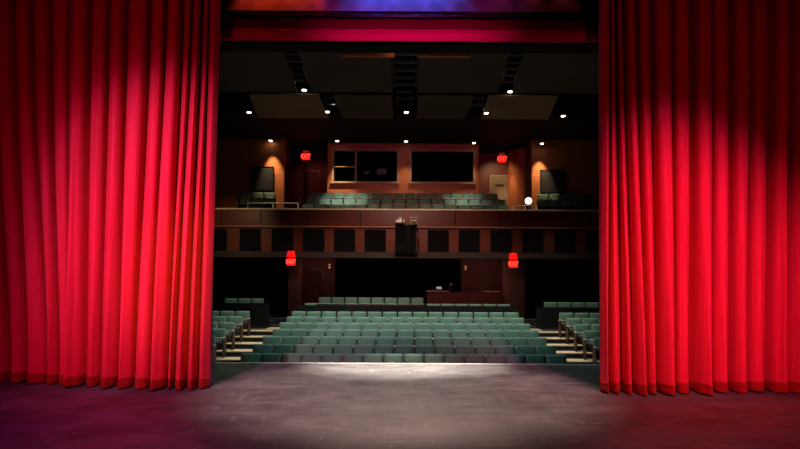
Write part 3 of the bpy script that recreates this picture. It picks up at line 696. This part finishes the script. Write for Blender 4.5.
# unseen spots added behind the header to light the seat fronts
for x, e in ((-2.8, 1500), (0, 900), (2.8, 1600)):
    spot('seat_front_fill', (x, 15.0, 8.6), (x*1.05, 20.4, -.2), e, (.95, 1.0, .92), 50, 1, .25)
spot('front_row_fill', (0, 14.2, 6.8), (0, 15.8, -.2), 520, (.45, .85, 1), 120, .8, .3)  # unseen blue-green fill added for the front row
spot('rear_seat_light', (-1.2, 18, 8.2), (-.9, 25.2, 1.2), 700, (.95, 1, .85), 20, 1)
spot('rear_seat_light', (4.5, 18, 8.2), (6.5, 24.5, 1.0), 200, (.95, 1, .8), 26, 1)
for x, e in ((-2.7, 2000), (2.9, 2100)):
    spot('balcony_seat_light', (x, 22.0, 8.7), (x, 27.1, 5.7), e, (1, .97, .84), 26, 1)
spot('fascia_light', (0, 17.5, 7.2), (0, 25, 3.5), 1000, (1, .55, .36), 70, 1, .3)
for x in (-5, -1.7, 1.7, 5): spot('rail_fill', (x, 24.6, 8.5), (x, 25.0, 5), 150, (1, .9, .7), 60, 1, .1)  # unseen spots added to brighten the balcony rail cap
spot('fascia_light', (-7, 20, 6), (-7.4, 25, 4), 200, (1, .62, .32), 50, .9, .3)
spot('under_balcony_fill', (-4.0, 26, 2.9), (-4.2, 28.6, 1.4), 30, (1, .35, .28), 120, .9, .3)  # unseen dim red fills added so the maroon walls show
spot('under_balcony_fill', (3.6, 25.4, 2.8), (3.9, 28.6, 1.4), 52, (1, .38, .28), 120, .9, .3)
for sx in (-1, 1): spot('aisle_light', (sx*4.6, 19.5, 8.0), (sx*4.9, 19.5, -.3), 420, (1, .86, .62), 34, .9, .15)
spot('catwalk_glow', (-.1, 15.9, 7.86), (-.2, 16.6, 8.0), 4, (1, .6, .3), 150, .8)

# stage pool from the front of house
spot('stage_pool', (0, 15.0, 8.8), (0, 10.6, 0), 5200, (1, .66, .58), 40, .45, .06)
spot('stage_edge_pool', (0, 15.0, 8.8), (0, 13.5, 0), 24000, (1, .86, .74), 33, 1, .12)
spot('stage_fill', (0, 3.5, 8.5), (0, 6.2, 0), 560, (1, .50, .46), 56, 1, .4)
spot('stage_left_magenta', (-3.0, 5, 7), (-4.0, 8.3, 0), 620, (1, .10, .75), 68, 1, .2)
spot('stage_right_red', (3.0, 5, 7), (4.2, 8.2, 0), 680, (1, .20, .32), 68, 1, .2)
# curtains: coloured floods from the side booms and the flies
spot('curtain_left_magenta', (-5.0, 2.4, 6.8), (-4.1, 10.0, 2.3), 750, (1, .02, .60), 50, 1, .08)
spot('curtain_left_pink', (-3.5, 2.0, 6.8), (-3.9, 10.0, 2.8), 3300, (1, .62, .85), 36, 1, .05)
spot('curtain_left_red', (-3.3, 2.2, 6.8), (-3.9, 10.0, 1.2), 1700, (1, .15, .05), 36, 1, .05)
spot('curtain_left_amber', (-1.2, 3.2, 6.8), (-3.6, 9.9, 2.0), 1300, (1, 1.0, .05), 18, 1, .05)
spot('curtain_right_pink', (3.6, 2.0, 6.8), (4.3, 9.8, 2.2), 1700, (1, .40, .90), 36, 1, .05)
spot('curtain_right_red', (3.8, 2.0, 6.8), (4.3, 9.9, 1.2), 3300, (1, .07, .05), 42, 1, .06)
spot('curtain_right_amber', (1.2, 3.4, 6.6), (3.7, 9.8, 1.2), 450, (1, .75, .20), 20, 1, .05)
spot('curtain_top_fill', (-3.2, 2.0, 6.0), (-4.0, 10, 4.2), 300, (1, .01, .09), 66, 1, .04)  # weak unseen washes added so the upper folds stay visible
spot('curtain_top_fill', (3.2, 2.0, 6.0), (4.4, 10, 4.0), 200, (1, .02, .04), 66, 1, .04)
spot('valance_light', (0, 4.0, 5.2), (.1, 10.9, 6.75), 1500, (1, .05, .50), 36, 1, .2)
spot('recess_left_fill', (-4.7, 29.4, 8.4), (-4.7, 31, 6.6), 32, (1, .22, .16), 100, .8)  # unseen reddish fill added to lift the left recess
# colour wash on the header
for x in (-1.0, -.6, -.2, .2, .6, 1.0): spot('header_blue', (x, 11.18, 7.62), (x, 11.30, 7.0), 110 if -.8 < x < .8 else 50, (.0, .11, 1), 72, 1, .02)
for x in (-3.0, -2.6, -2.2, -1.8): spot('header_red', (x, 11.18, 7.62), (x, 11.30, 7.0), 60, (1, .05, .01), 72, 1, .02)
for x in (1.8, 2.4, 3.0): spot('header_dim', (x, 11.18, 7.62), (x, 11.30, 7.0), 5, (1, .08, .12), 72, 1, .02)
# violet side light behind the curtain edges
spot('wing_violet', (-6.4, 12.4, 3.5), (-3.2, 10.3, 2.0), 30, (.35, .2, 1), 60, .9)
spot('wing_violet', (6.4, 12.4, 3.5), (3.3, 10.3, 2.0), 30, (.35, .2, 1), 60, .9)

wd = bpy.data.worlds.new('hall_dark'); scene.world = wd; wd.use_nodes = True
wd.node_tree.nodes['Background'].inputs[0].default_value = (.5, .35, .4, 1); wd.node_tree.nodes['Background'].inputs[1].default_value = .004

# ------------------------------------------------------------------ camera
cd = bpy.data.cameras.new('camera'); cam = bpy.data.objects.new('camera', cd); COL.objects.link(cam)
TILT = 1.5
cd.sensor_width = 36; cd.lens = F/800*36; cd.shift_x = -(CX-400)/800; cd.shift_y = (HY-224.5 - F*math.tan(math.radians(TILT)))/800
cam.matrix_world = Matrix.Translation((0, 0, CH)) @ Matrix.Rotation(math.radians(90+TILT), 4, 'X') @ Matrix.Rotation(math.radians(.30), 4, 'Z')
cd.clip_end = 100; cd.clip_start = .05
scene.camera = cam
scene.view_settings.view_transform = 'Standard'; scene.view_settings.look = 'None'; scene.view_settings.exposure = 0
scene.cycles.use_denoising = True
scene.cycles.max_bounces = 4; scene.cycles.sample_clamp_indirect = 2
